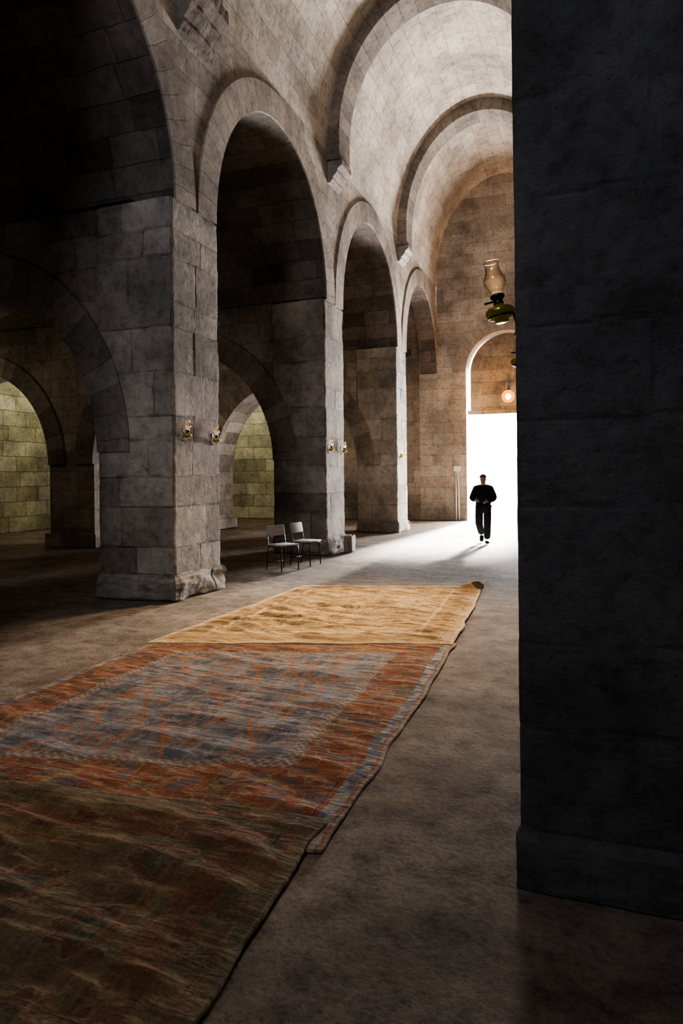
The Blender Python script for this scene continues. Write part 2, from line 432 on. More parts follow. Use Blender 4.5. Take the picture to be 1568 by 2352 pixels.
prof = [(0, 8.32), (.06, 8.32), (.08, 8.36), (.12, 8.40), (.12, 8.44), (.19, 8.5), (.23, 8.56), (.23, 8.60), (.28, 8.64), (.34, 8.68), (.34, 8.80), (0, 8.80)]
def corbel_mesh(sd, w=.32, amp=.012, mat=None, drop=1.0):
    from mathutils import noise as mn
    v = []; f = []
    n = len(prof); K = 24
    for k in range(K+1):
        y = -w+2*w*k/K
        for x, z in prof:
            q = mn.fractal(Vector((x*7+sd*5, y*5, z*6)), 1, 2, 3)*amp
            v.append((max(0, x+q if x > 0 else 0), y+q*.3, (z-8.80)*drop+.48+q*.5))
    for k in range(K):
        for i in range(n): f.append((k*n+i, k*n+(i+1) % n, (k+1)*n+(i+1) % n, (k+1)*n+i))
    f.append(tuple(range(n))[::-1]); f.append(tuple(range(K*n, (K+1)*n)))
    me = bpy.data.meshes.new("corbel"); me.from_pydata(v, [], f); me.update()
    me.materials.append(mat or M_corbel); return me
for k, yc in enumerate((8.8, 14.67, 20.67)):
    cm = corbel_mesh(k) if k else corbel_mesh(3, .44, .028, M_corbeld, 1.5)
    o = link("stone_corbel", cm); o.location = (XL+.002, yc, 8.32)
    setmeta(o, "dark eroded carved stone corbel under a vault rib" if k == 0 else "worn moulded stone corbel under a vault rib", "corbel", group="vault rib corbels")
    o = link("stone_corbel", corbel_mesh(k) if k == 0 else cm); o.location = (XR-.002, yc, 8.32); o.rotation_euler[2] = PI
    setmeta(o, "worn moulded stone corbel under a vault rib", "corbel", group="vault rib corbels")

# pillars
def pillar_mesh(w, dpt, h, res, ph, pout, seed, rough=1.0, jd=.008, pn=.07):
    rs = np.random.RandomState(seed)
    per = []
    cs = [(0, 0), (w, 0), (w, dpt), (0, dpt)]
    nrm = [(0, -1), (1, 0), (0, 1), (-1, 0)]
    for k in range(4):
        a = cs[k]; b = cs[(k+1) % 4]; L = math.hypot(b[0]-a[0], b[1]-a[1]); n = max(4, int(round(L/res)))
        for i in range(n):
            t = i/n; nx, ny = nrm[k]
            if i == 0:
                px, py = nrm[k-1]; nx, ny = (nx+px), (ny+py)
            per.append((a[0]+(b[0]-a[0])*t, a[1]+(b[1]-a[1])*t, nx, ny, k, t*L, L, min(t*L, L-t*L)))
    per = np.array(per); NP = len(per)
    zs = np.linspace(0, h, int(h/res)+1); NZ = len(zs)
    cb = [0, ph]
    while cb[-1] < h-.3: cb.append(cb[-1]+rs.uniform(.34, .66))
    cb[-1] = h+.01
    cb = np.array(cb); ci = np.clip(np.searchsorted(cb, zs, side='right')-1, 0, len(cb)-2)
    S, Z = np.meshgrid(per[:, 5], zs); F, _ = np.meshgrid(per[:, 4], zs); LL, _ = np.meshgrid(per[:, 6], zs)
    CI = np.repeat(ci[:, None], NP, 1); DC, _ = np.meshgrid(per[:, 7], zs)
    split = rs.uniform(.22, .78, (len(cb), 4)); split[rs.rand(len(cb), 4) < .3] = 2
    boff = rs.uniform(-.007, .003, (len(cb), 4, 2))*rough; bc = rs.uniform(0, 1, (len(cb), 4, 2))
    Fi = F.astype(int); spl = split[CI, Fi]*LL; 
    G = S+F*7.3
    Sw = S+(fbm(Z*6, G*0+1, 3, seed+31)-.5)*.04
    blk = (Sw > spl).astype(int)
    disp = boff[CI, Fi, blk]; colr = bc[CI, Fi, blk]
    Zw = Z+(fbm(G*5, Z*0+CI, 3, seed+33)-.5)*.04
    dz = np.minimum(np.abs(Zw-cb[CI]), np.abs(Zw-cb[CI+1])); dj = np.minimum(dz, np.abs(Sw-spl))
    wob = np.clip(fbm(G*3, Z*3, 3, seed)*2-.5, 0, 1)
    jm = np.clip(1-dj/(.006+.012*wob+res*.3), 0, 1)*(.35+.65*wob)
    disp = disp-jd*jm+(fbm(G*1.2, Z*1.2, 2, seed+3)-.5)*.014*rough+(fbm(G*10, Z*10, 3, seed+5)-.5)*.008*rough
    ero = np.clip(fbm(G*0+F*3, Z*2.6, 4, seed+9)-.45, 0, 1)*.25
    ero = ero+np.clip(fbm(G*0+F*5, Z*7, 3, seed+19)-.5, 0, 1)*.5*(rough > .6)
    disp = disp-np.clip(1-DC/.05, 0, 1)*(.008+ero*.25*rough)
    pl = np.clip((ph+(fbm(G*2, Z*0, 3, seed+41)-.5)*.12*(pn > .02)-Z)/.05, 0, 1)
    disp = disp+pl*(pout+(fbm(G*1.8, Z*4, 4, seed+11)-.5)*pn*2)
    X = per[None, :, 0]+per[None, :, 2]*disp; Y = per[None, :, 1]+per[None, :, 3]*disp
    V = np.stack([X, Y, Z], -1).reshape(-1, 3)
    f = []
    for j in range(NZ-1):
        for i in range(NP):
            k = (i+1) % NP; f.append((j*NP+i, j*NP+k, (j+1)*NP+k, (j+1)*NP+i))
    f.append(tuple(range((NZ-1)*NP, NZ*NP)))
    me = bpy.data.meshes.new("pillar"); me.from_pydata(V.tolist(), [], f); me.update()
    at = me.color_attributes.new(name="blk", type='FLOAT_COLOR', domain='POINT')
    d = np.ones((len(V), 4), dtype=np.float32); d[:, 0] = colr.ravel(); d[:, 1] = jm.ravel(); d[:, 2] = 0
    at.data.foreach_set("color", d.ravel())
    return me
plab = {2: "massive square ashlar pillar with two oil lamps and broken plinth", 3: "square ashlar pillar behind the two metal chairs", 4: "square ashlar pillar nearest the bright doorway"}
for i, (a, b) in enumerate(ROWS):
    if i < 1: continue
    me = pillar_mesh(1.28, b-a, SP, .022 if i == 2 else .035, .34, .06, 10+i)
    o = link("stone_pillar", me, M_pill); o.location = (-6.7, a, 0)
    setmeta(o, plab.get(i, "massive square ashlar pillar of the arcade"), "pillar", group="arcade pillars")
for i, (a, b) in enumerate(ROWSR):
    if i == 0: continue
    me = pillar_mesh(1.3, b-a, SP, .016 if i == 1 else .08, .24, .014 if i == 1 else .09, 40+i, .45 if i == 1 else .8, jd=.0008, pn=.014 if i == 1 else .05)
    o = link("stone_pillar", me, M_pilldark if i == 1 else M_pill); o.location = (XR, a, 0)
    setmeta(o, "dark shaded close ashlar pillar with oil lamps on its side" if i == 1 else "massive square ashlar pillar of the arcade", "pillar", group="arcade pillars")

# floor
nx, ny = 260, 380
xs = np.linspace(XO-.4, 7.9, nx); ys = np.linspace(YN-.4, 34, ny)
Xg, Yg = np.meshgrid(xs, ys); Zg = (fbm(Xg*.5, Yg*.5, 3, 5)-.5)*.03-.012+(fbm(Xg*3, Yg*3, 2, 6)-.5)*.012
V = np.stack([Xg, Yg, Zg], -1).reshape(-1, 3).tolist()
f = [(j*nx+i, j*nx+i+1, (j+1)*nx+i+1, (j+1)*nx+i) for j in range(ny-1) for i in range(nx-1)]
me = bpy.data.meshes.new("floor"); me.from_pydata(V, [], f)
setmeta(link("floor", me, M_floor, smooth=True), "dusty packed earth floor", "floor", "structure")

def rock(loc, s, seed, label):
    bm = bmesh.new(); bmesh.ops.create_icosphere(bm, subdivisions=4, radius=1)
    from mathutils import noise as mn
    for v in bm.verts:
        p = v.co.normalized(); q = Vector([max(-.6, min(.6, c)) for c in p])
        q += p*(mn.fractal(p*2.2+Vector((seed*3.1,)*3), 1, 2, 4)*.12)
        v.co = Vector((q.x*s[0], q.y*s[1], q.z*s[2]))
    zmin = min(v.co.z for v in bm.verts)
    for v in bm.verts: v.co.z -= zmin
    me = bpy.data.meshes.new("rock"); bm.to_mesh(me); bm.free()
    o = link("stone_block", me, M_rub, smooth=False); o.location = loc; o.rotation_euler[2] = seed
    setmeta(o, label, "rock", group="fallen stone blocks")
rock((-5.13, 14.75, -.02), (.16, .3, .3), .1, "broken stone block leaning beside the pillar base")

# rugs
def rug(name, corners, nu, nv, colfn, zfn, base, label):
    c = [np.array(p) for p in corners]
    u, v = np.meshgrid(np.linspace(0, 1, nu), np.linspace(0, 1, nv))
    W = np.linalg.norm(c[1]-c[0]); H = np.linalg.norm(c[3]-c[0])
    P2 = ((1-u)*(1-v))[..., None]*c[0]+(u*(1-v))[..., None]*c[1]+(u*v)[..., None]*c[2]+((1-u)*v)[..., None]*c[3]
    X = P2[..., 0]; Y = P2[..., 1]
    e = .06
    X = X+(fbm(v*9, u*0, 3, 3)-.5)*e*np.where(np.abs(u-.5) > .45, 1, .4)
    Y = Y+(fbm(u*8, v*0+2, 3, 4)-.5)*.08
    z = zfn(X, Y, u, v)
    ed = np.minimum(np.minimum(u, 1-u)*W, np.minimum(v, 1-v)*H)
    z = base+z*np.clip(ed/.22, .12, 1)
    bd = (ed < 1e-6); z = np.where(bd, max(0, base-.010), z)
    V = np.stack([X, Y, z], -1).reshape(-1, 3)
    f = [(j*nu+i, j*nu+i+1, (j+1)*nu+i+1, (j+1)*nu+i) for j in range(nv-1) for i in range(nu-1)]
    me = bpy.data.meshes.new(name); me.from_pydata(V.tolist(), [], f); me.update()
    at = me.color_attributes.new(name="Col", type='FLOAT_COLOR', domain='POINT')
    col = colfn(u*W, v*H, W, H, u, v)
    d = np.ones((nu*nv, 4), dtype=np.float32); d[:, :3] = np.clip(col.reshape(-1, 3), 0, 1)
    at.data.foreach_set("color", d.ravel())
    o = link(name, me, M_rug, smooth=True)
    setmeta(o, label, "rug"); return o
m, nt, b = newmat("woven_wool"); M_rug = m
at = N(nt, 'ShaderNodeAttribute', attribute_name='Col'); tc = N(nt, 'ShaderNodeTexCoord')
n1 = noise(nt, tc.outputs['Object'], 60, 5, .7); n2 = noise(nt, tc.outputs['Object'], 5, 5, .6)
c = mix(nt, 1, at.outputs['Color'], ramp(nt, n1.outputs['Fac'], [(.3, (.6,)*3), (.7, (1.3,)*3)]), 'MULTIPLY')
c = mix(nt, 1, c, ramp(nt, n2.outputs['Fac'], [(.3, (.75,)*3), (.7, (1.18,)*3)]), 'MULTIPLY')
nt.links.new(c, b.inputs['Base Color']); b.inputs['Roughness'].default_value = .95; b.inputs['Specular IOR Level'].default_value = .05
bp = N(nt, 'ShaderNodeBump'); bp.inputs['Strength'].default_value = .7; bp.inputs['Distance'].default_value = .014
mp = N(nt, 'ShaderNodeMapping'); mp.inputs['Scale'].default_value = (6, 17, 6); mp.inputs['Rotation'].default_value = (0, 0, .15); nt.links.new(tc.outputs['Object'], mp.inputs[0])
n5 = noise(nt, mp.outputs[0], 1.0, 3, .5); n5.inputs['Distortion'].default_value = .6
hh = math_node(nt, 'ADD', math_node(nt, 'MULTIPLY', n1.outputs['Fac'], .3), math_node(nt, 'MULTIPLY', n5.outputs['Fac'], 2.0))
nt.links.new(hh, bp.inputs['Height']); nt.links.new(bp.outputs[0], b.inputs['Normal'])

def lerp(a, b, t): return a*(1-t[..., None])+b*t[..., None]
def RGB(*a): return np.array(a)
def zwrinkle(amp, sd, fx=1.1, fy=4.2, fine=.8):
    def fn(X, Y, u, v):
        w = fbm(X*.7, Y*.7, 2, sd+20)*1.2
        n = fbm(X*fx+w, Y*fy+X*.8+w*2, 2, sd)
        n2 = fbm(X*3.2+w, Y*10+X*1.3+w*2, 2, sd+7)
        return amp*np.clip((n-.35)*2, 0, 1)+amp*fine*np.clip((n2-.4)*1.8, 0, 1)
    return fn
def zA(X, Y, u, v):
    z = zwrinkle(.026, 3, 1.8, 7.5, 1.3)(X, Y, u, v)
    m_ = np.exp(-((v-.42)/.25)**2)*np.exp(-((u-.45)/.36)**2)
    z = z+m_*.035*np.clip(np.sin(Y*21+np.sin(X*1.9)*2.5+fbm(X*2, Y*2, 2, 8)*5), 0, 1)**1.5
    cr = np.clip((u-.88)/.12, 0, 1)*np.clip((v-.93)/.07, 0, 1); z = z+cr*.4
    return z
def colA(x, y, W, H, u, v):
    base = RGB(.45, .30, .15); alt = RGB(.29, .182, .09); lt = RGB(.54, .40, .24)
    t = np.clip((fbm(x*5, y*5, 4, 31)-.42)*5, 0, 1); c = lerp(base, alt, t*.6)
    px = x/.34; py = y/.34+.5*(np.floor(px) % 2)
    gx = (px % 1-.5)*.34; gy = (py % 1-.5)*.34; th = np.arctan2(gy, gx); rr = np.hypot(gx, gy)
    e = np.minimum(np.minimum(x, W-x), np.minimum(y, H-y))
    c = lerp(c, RGB(.24, .14, .075), ((np.abs(rr-.085-.025*np.cos(4*th)) < .012)).astype(float)*.65*(e > .45))
    c = lerp(c, RGB(.22, .13, .08), (rr < .03).astype(float)*.7)
    mt = (np.abs(fbm(x*3, y*3, 2, 33)-.5) < .018).astype(float); c = lerp(c, RGB(.24, .135, .07), mt*.5)
    sp = (fbm(x*16, y*16, 2, 35) > .62).astype(float); c = lerp(c, RGB(.23, .145, .09), sp*.5)
    c = lerp(c, RGB(.30, .175, .09), ((e > .1) & (e < .4)).astype(float)*.5)
    dm = (((x*4) % 1-.5)**2+((y*4) % 1-.5)**2 < .09); c = lerp(c, RGB(.22, .125, .07), (dm & (e > .14) & (e < .36)).astype(float)*.6)
    c = lerp(c, lt, (np.abs(e-.43) < .02).astype(float)*.7); c = lerp(c, lt, (e < .04).astype(float)*.5)
    c = lerp(c, RGB(.10, .065, .04), ((u-.9)/.1+(v-.93)/.07 > .75).astype(float)*(u > .88)*(v > .92))
    return c
def colB(x, y, W, H, u, v):
    wx = x+(fbm(x*4, y*4, 2, 50)-.5)*.05; wy = y+(fbm(x*4, y*4, 2, 51)-.5)*.05
    e = np.minimum(np.minimum(wx, W-wx), np.minimum(np.maximum(wy-.30, .2), H-wy+.05))
    field = lerp(RGB(.105, .098, .108), RGB(.17, .155, .158), np.clip((fbm(x*6, y*6, 3, 52)-.38)*3.5, 0, 1))
    field = lerp(field, RGB(.235, .19, .16), (fbm(x*24, y*14, 2, 53) > .58).astype(float)*.55)
    vine = np.zeros_like(x)
    for xc, ph, A_, k in ((W*.5, 0, .17, 4.6), (W*.5, PI, .17, 4.6), (W*.3, .8, .13, 5.4), (W*.7, 2.4, .13, 5.4), (W*.38, 4.0, .2, 3.1), (W*.62, 1.0, .2, 3.1)):
        sl = np.sqrt(1+(A_*k*np.cos(k*wy+ph))**2)
        vine = np.maximum(vine, (np.abs(wx-xc-A_*np.sin(k*wy+ph))/sl < .011))
    field = lerp(field, RGB(.27, .115, .055), vine.astype(float)*.8)
    px = (wx-W*.5)/.34; py = wy/.38+.5*(np.floor(px+.5) % 2)
    gx = (px+.5) % 1-.5; gy = py % 1-.5; gx = gx*.34; gy = gy*.38; th = np.arctan2(gy, gx); rr = np.hypot(gx, gy)
    rg = np.abs(rr-.105-.02*np.cos(6*th)) < .007; field = lerp(field, RGB(.25, .125, .07), rg.astype(float)*.6)
    fl = rr < .052+.022*np.cos(6*th); field = lerp(field, RGB(.27, .115, .055), fl.astype(float)*.85)
    field = lerp(field, RGB(.10, .098, .115), (rr < .026).astype(float)*.95)
    lf = (vn(x*12, y*12, 61) > .84); field = lerp(field, RGB(.25, .12, .065), lf.astype(float)*.75)
    red = lerp(RGB(.215, .088, .05), RGB(.15, .063, .04), np.clip((fbm(x*5, y*5, 3, 55)-.4)*4, 0, 1))
    mot = (np.abs(vn(x*16, y*16, 56)-.5) < .08).astype(float); red = lerp(red, RGB(.21, .165, .09), mot*.7)
    mot2 = (vn(x*14+5, y*14, 58) > .7).astype(float); red = lerp(red, RGB(.10, .09, .092), mot2*.65)
    c = np.where((e > .58)[..., None], field, red)
    dash = ((np.floor(x/.03)+np.floor(y/.03)) % 2)
    guard = lerp(RGB(.25, .19, .145), RGB(.14, .105, .10), dash)
    g1 = (e > .5) & (e < .58); c = np.where(g1[..., None], guard, c)
    g2 = (e > .04) & (e < .11); c = np.where(g2[..., None], lerp(RGB(.11, .105, .12), RGB(.22, .185, .16), (fbm(x*14, y*14, 2, 90) > .47).astype(float)), c)
    c = np.where(((e < .02)) [..., None], RGB(.2, .16, .13), c)
    return c
def colC(x, y, W, H, u, v):
    e = np.minimum(np.minimum(x, W-x), H-y)
    base = lerp(RGB(.135, .094, .05), RGB(.08, .062, .036), np.clip((fbm(x*5, y*5, 3, 70)-.4)*4, 0, 1))
    red = RGB(.125, .052, .032)
    band = ((e > .22) & (e < .42)) | ((e > .5) & (e < .54)) | ((e > .08) & (e < .11)); base = lerp(base, red, band.astype(float)*.65)
    base = lerp(base, RGB(.17, .125, .07), ((np.abs(vn(x*13, y*13, 78)-.5) < .05)).astype(float)*.5)
    px = x/.5; py = y/.5+.5*(np.floor(px) % 2)
    gx = (px % 1-.5)*.5; gy = (py % 1-.5)*.5; th = np.arctan2(gy, gx); rr = np.hypot(gx, gy)
    md = (e > .56)
    fld = lerp(RGB(.125, .09, .05), RGB(.10, .066, .04), np.clip((fbm(x*6, y*6, 3, 72)-.4)*4, 0, 1))
    fld = lerp(fld, RGB(.115, .05, .034), (rr < .15+.025*np.cos(8*th)).astype(float)*.7)
    fld = lerp(fld, RGB(.17, .13, .08), (np.abs(rr-.16-.025*np.cos(8*th)) < .008).astype(float)*.6)
    fld = lerp(fld, RGB(.075, .075, .052), ((rr < .09+.02*np.cos(8*th))).astype(float)*.75)
    fld = lerp(fld, RGB(.15, .11, .065), ((rr < .035)).astype(float)*.8)
    fld = lerp(fld, RGB(.16, .118, .07), (np.abs(vn(x*14, y*14, 73)-.5) < .045).astype(float)*.5)
    c = np.where(md[..., None], fld, base)
    c = np.where((e < .02)[..., None], RGB(.14, .11, .07), c)
    return c
rug("rug", [(-4.27, 5.92), (-1.26, 6.78), (-1.50, 10.45), (-4.2, 9.8)], 420, 520, colA, zA, .022, "golden tan wool rug with wrinkles and one curled corner")
rug("rug", [(-4.25, 2.2), (-1.13, 2.88), (-1.27, 6.9), (-4.27, 6.05)], 600, 760, colB, zwrinkle(.021, 13), .010, "faded blue and rust red rug with floral vines and borders")
rug("rug", [(-4.4, -.3), (-1.1, .3), (-1.22, 3.14), (-4.3, 2.83)], 560, 520, colC, zwrinkle(.026, 23), .024, "dark olive brown worn rug with faint medallions")

# chairs
def chair():
    root = bpy.data.objects.new("metal_chair", None); COL.objects.link(root)
    R = .011
    for sx in (-1, 1):
        x = sx*.2
        link("leg", tube([bezier_corner([(x, -.21, 0), (x, -.2, .44), (x, -.12, .44)], .04)], R), M_black, root, True)
        link("leg", tube([bezier_corner([(x, .24, 0), (x, .17, .44), (x, .235, .80)], .08)], R), M_black, root, True)
    link("frame", tube([[(.2, -.15, .437), (.2, .17, .437), (-.2, .17, .437), (-.2, -.19, .437), (.2, -.19, .437), (.2, -.15, .437)]], .009), M_black, root, True)
    for p in ([(-.2, .22, .14), (.2, .22, .14)], [(-.2, -.205, .22), (-.2, .205, .22)], [(.2, -.205, .22), (.2, .205, .22)]):
        link("stretcher", tube([p], .009), M_black, root, True)
    s = link("seat", rbox(.43, .42, .035, .014), M_pad, root, True); s.location = (0, -.02, .465)
    bk = link("backrest", rbox(.42, .03, .2, .013), M_pad, root, True); bk.location = (0, .215, .72); bk.rotation_euler[0] = -.18
    return root
def copy_tree(o):
    n = o.copy(); COL.objects.link(n)
    for ch in o.children:
        k = ch.copy(); COL.objects.link(k); k.parent = n
        for g in ch.children:
            kk = g.copy(); COL.objects.link(kk); kk.parent = k
    return n
c1 = chair(); c1.location = (-5.33, 11.55, -.005); c1.rotation_euler[2] = math.radians(90-27)
setmeta(c1, "black metal chair with worn padded seat beside another chair", "chair", group="metal chairs by the pillar")
c2 = copy_tree(c1); c2.location = (-5.2, 12.35, -.005); c2.rotation_euler[2] = math.radians(90-8)
setmeta(c2, "black metal chair with worn padded seat turned sideways", "chair", group="metal chairs by the pillar")

# oil lamps
def oil_lamp():
    root = bpy.data.objects.new("oil_lamp", None); COL.objects.link(root)
    ox = .09
    f = link("font", lathe([(.0, 0), (.028, 0), (.032, .004), (.03, .012), (.052, .022), (.064, .036), (.067, .046), (.062, .058), (.045, .070), (.024, .078), (.022, .084), (0, .084)], cap=False), M_brass, root, True); f.location = (ox, 0, 0); f["label"] = "green brass oil reservoir"
    bnr = link("burner", lathe([(0, .082), (.022, .082), (.024, .09), (.019, .094), (.021, .104), (.032, .112), (.033, .122), (.028, .127), (.012, .13), (0, .13)], cap=False), M_black, root, True); bnr.location = (ox, 0, 0)
    ch = link("chimney", lathe([(.026, .12), (.027, .135), (.034, .148), (.045, .165), (.051, .182), (.049, .2), (.040, .22), (.033, .24), (.031, .258), (.034, .272), (.036, .278), (.034, .278), (.029, .258), (.031, .24), (.038, .22), (.047, .2), (.049, .182), (.043, .165), (.032, .149), (.025, .136)], cap=False), M_glass, root, True); ch.location = (ox, 0, 0); ch["label"] = "bulbous clear glass chimney"
    link("wick_knob", tube([[(ox+.02, 0, .1), (ox+.062, 0, .1)]], .005), M_iron, root, True)
    ring = [(ox+.055*math.cos(t), .055*math.sin(t), .026) for t in [2*PI*i/24 for i in range(25)]]
    arm = [(0, 0, .02), (ox-.055, 0, .024)]
    link("bracket", tube([ring, arm, [(0.004, 0, -.05), (.004, 0, .14)], bezier_corner([(.004, 0, -.04), (.03, 0, -.03), (.035, 0, .02)], .02)], .005), M_iron, root, True)
    pl = link("wall_plate", lathe([(0, 0), (.03, 0), (.034, .004), (.03, .008), (0, .010)], cap=False), M_iron, root, True); pl.location = (-.002, 0, .13); pl.rotation_euler[1] = PI/2
    return root
L0 = oil_lamp()
lamps = [((XR+.015, 3.14, 2.405), PI), ((XR+.03, 4.0, 2.30), PI), ((XL, 8.4, 2.28), 0), ((XL, 9.2, 2.25), 0), ((XL, 14.2, 2.28), 0), ((XL, 15.05, 2.27), 0), ((XL, 20.25, 2.27), 0)]
for i, (loc, rz) in enumerate(lamps):
    o = L0 if i == 0 else copy_tree(L0)
    o.location = loc; o.rotation_euler = (0, 0, rz)
    if i > 1: o.scale = (.9, .9, .9)
    setmeta(o, "green brass oil lamp with glass chimney tilting from dark pillar" if i == 0 else "small brass oil lamp with glass chimney on stone pillar", "oil lamp", group="wall oil lamps")
L0.rotation_euler = (0, .17, PI)

root = bpy.data.objects.new("wall_light", None); COL.objects.link(root); root.location = (-2.74, YE+.45, 4.64)
link("bulb", lathe([(0, -.12), (.06, -.10), (.10, -.04), (.10, .03), (.06, .08), (0, .1)], cap=False), M_bulb, root, True).location = (0, -.45, 0)
gp = [(.24*math.sin(PI*i/16), -.24*math.cos(PI*i/16)) for i in range(17)]
sh = link("bulb_halo", lathe(gp, cap=False), M_halo, root, True); sh.location = (0, -.45, 0); sh["label"] = "amber glow halo around the bulb, added as a sphere"  # sphere added to imitate the bulb's halo of light
link("bracket", tube([bezier_corner([(0, 0, .3), (0, -.45, .42), (0, -.45, .24)], .08)], .018), M_iron, root, True)
link("cap", lathe([(0, .22), (.06, .22), (.09, .24), (.03, .29), (0, .29)], cap=False), M_iron, root, True).location = (0, -.45, 0)
setmeta(root, "glowing warm lamp on an iron arm above the doorway", "lamp")
pl = bpy.data.lights.new("bulb_light", 'POINT'); pl.energy = 260; pl.color = (1, .42, .08); pl.shadow_soft_size = .06
o = bpy.data.objects.new("bulb_light", pl); o.location = (-2.74, YE-.35, 4.62); COL.objects.link(o)

root = bpy.data.objects.new("electrical_box", None); COL.objects.link(root); root.location = (-4.66, YE-.08, 0)
bx = link("box", rbox(.24, .1, .2, .01), M_white, root); bx.location = (0, .02, 1.98)
link("conduit", tube([[(-.05, .03, 0), (-.05, .03, 1.9)]], .022), M_white, root, True)
link("conduit", tube([bezier_corner([(.06, .03, 0), (.05, .03, 1.2), (.0, .03, 1.9)], .1)], .022), M_white, root, True)
setmeta(root, "white electrical box with two conduits on the end wall", "electrical box")

# person
def skin(verts, edges, rad, sub=2, root=0):
    me = bpy.data.meshes.new("sk"); me.from_pydata(verts, edges, [])
    o = bpy.data.objects.new("sk_tmp", me); COL.objects.link(o)
    md = o.modifiers.new("s", 'SKIN'); md.use_smooth_shade = True
    for i, r in enumerate(rad):
        sv = me.skin_vertices[0].data[i]; sv.radius = r if isinstance(r, tuple) else (r, r); sv.use_root = (i == root)
    s = o.modifiers.new("ss", 'SUBSURF'); s.levels = sub; s.render_levels = sub
    dg = bpy.context.evaluated_depsgraph_get(); dg.update()
    out = bpy.data.meshes.new_from_object(o.evaluated_get(dg), depsgraph=dg)
    bpy.data.objects.remove(o); return out
def joinm(ms, name):
    bm = bmesh.new()
    for me in ms: bm.from_mesh(me)
    out = bpy.data.meshes.new(name); bm.to_mesh(out); bm.free(); return out
def ell(c, s, sub=3):
    bm = bmesh.new(); bmesh.ops.create_icosphere(bm, subdivisions=sub, radius=1)
    for v in bm.verts: v.co = Vector((v.co.x*s[0]+c[0], v.co.y*s[1]+c[1], v.co.z*s[2]+c[2]))
    me = bpy.data.meshes.new("e"); bm.to_mesh(me); bm.free(); return me

PV = dict(pel=(0, 0, .93), wst=(0, .005, 1.06), chs=(0, .01, 1.26), upc=(0, .015, 1.39), nk=(0, .0, 1.47), hd0=(0, -.02, 1.53), hd1=(0, -.035, 1.62), hd2=(0, -.02, 1.68),
          shR=(.175, .015, 1.36), elR=(.28, .06, 1.12), wrR=(.11, -.19, 1.06), shL=(-.175, .015, 1.36), elL=(-.285, .05, 1.12), wrL=(-.19, -.21, 1.10),
          hpR=(.10, 0, .89), knR=(.095, -.07, .5), anR=(.085, -.05, .1), hpL=(-.10, 0, .89), knL=(-.11, -.03, .5), anL=(-.06, .3, .22))
def chain(names, radii):
    idx = {}; vs = []; rs = []
    for n, r in radii.items(): idx[n] = len(vs); vs.append(PV[n]); rs.append(r)
    es = [(idx[a], idx[b]) for a, b in names]
    return vs, es, rs
bone = [('pel', 'wst'), ('wst', 'chs'), ('chs', 'upc'), ('upc', 'nk'), ('nk', 'hd0'), ('hd0', 'hd1'), ('hd1', 'hd2'), ('upc', 'shR'), ('shR', 'elR'), ('elR', 'wrR'), ('upc', 'shL'), ('shL', 'elL'), ('elL', 'wrL'),
        ('pel', 'hpR'), ('hpR', 'knR'), ('knR', 'anR'), ('pel', 'hpL'), ('hpL', 'knL'), ('knL', 'anL')]
rad = dict(pel=(.13, .11), wst=(.13, .10), chs=(.15, .11), upc=(.10, .09), nk=.055, hd0=.062, hd1=(.085, .098), hd2=(.068, .075), shR=.06, elR=.042, wrR=.028, shL=.06, elL=.042, wrL=.028,
           hpR=.085, knR=.056, anR=.038, hpL=.085, knL=.056, anL=.038)
ms = [skin(*chain(bone, rad))]
def hand(w, side):
    w = Vector(w); d = Vector((-.55*side, -.75, -.2)).normalized(); up = Vector((0, -.2, 1)).normalized(); lat = d.cross(up).normalized()
    out = [skin([tuple(w-d*.01), tuple(w+d*.04), tuple(w+d*.085)], [(0, 1), (1, 2)], [(.024, .02), (.036, .017), (.034, .015)], 2)]
    for k, (o_, L) in enumerate(((-.028, .066), (-.010, .076), (.010, .07), (.027, .056))):
        b0 = w+d*.075+up*o_; curl = lat*(.3*side)
        p = [b0, b0+d*L*.45, b0+d*L*.75+curl*L*.6, b0+d*L*.85+curl*L*1.3]
        out.append(skin([tuple(x) for x in p], [(0, 1), (1, 2), (2, 3)], [.009, .0085, .008, .0065], 1))
    b0 = w+d*.03+up*.025
    p = [b0, b0+up*.03+d*.02, b0+up*.045+d*.05]
    out.append(skin([tuple(x) for x in p], [(0, 1), (1, 2)], [.012, .01, .008], 1)); return out
ms += hand(PV['wrR'], 1)+hand(PV['wrL'], -1)
ms += [ell((0, -.128, 1.612), (.014, .02, .022), 2), ell((.032, -.108, 1.632), (.013, .01, .008), 2), ell((-.032, -.108, 1.632), (.013, .01, .008), 2), ell((0, -.115, 1.572), (.024, .01, .007), 2), ell((.082, -.025, 1.615), (.01, .018, .03), 2), ell((-.082, -.025, 1.615), (.01, .018, .03), 2), ell((0, -.095, 1.545), (.03, .03, .02), 2)]
person = bpy.data.objects.new("person", None); COL.objects.link(person)
link("body", joinm(ms, "body"), M_skin, person, True)
jb = [('pel', 'wst'), ('wst', 'chs'), ('chs', 'upc'), ('upc', 'nk'), ('upc', 'shR'), ('shR', 'elR'), ('elR', 'wrR'), ('upc', 'shL'), ('shL', 'elL'), ('elL', 'wrL')]
PV['nk'] = (0, .005, 1.485); PV['pel'] = (0, 0, .88)
link("jacket", skin(*chain(jb, dict(pel=(.20, .15), wst=(.21, .16), chs=(.215, .16), upc=(.17, .12), nk=.088, shR=.105, elR=.084, wrR=.05, shL=.105, elL=.084, wrL=.05))), M_jacket, person, True)
PV['pel'] = (0, 0, .92)
tb = [('pel', 'hpR'), ('hpR', 'knR'), ('knR', 'anR'), ('pel', 'hpL'), ('hpL', 'knL'), ('knL', 'anL')]
link("trousers", skin(*chain(tb, dict(pel=(.17, .13), hpR=.122, knR=.10, anR=.088, hpL=.122, knL=.10, anL=.088))), M_trous, person, True)
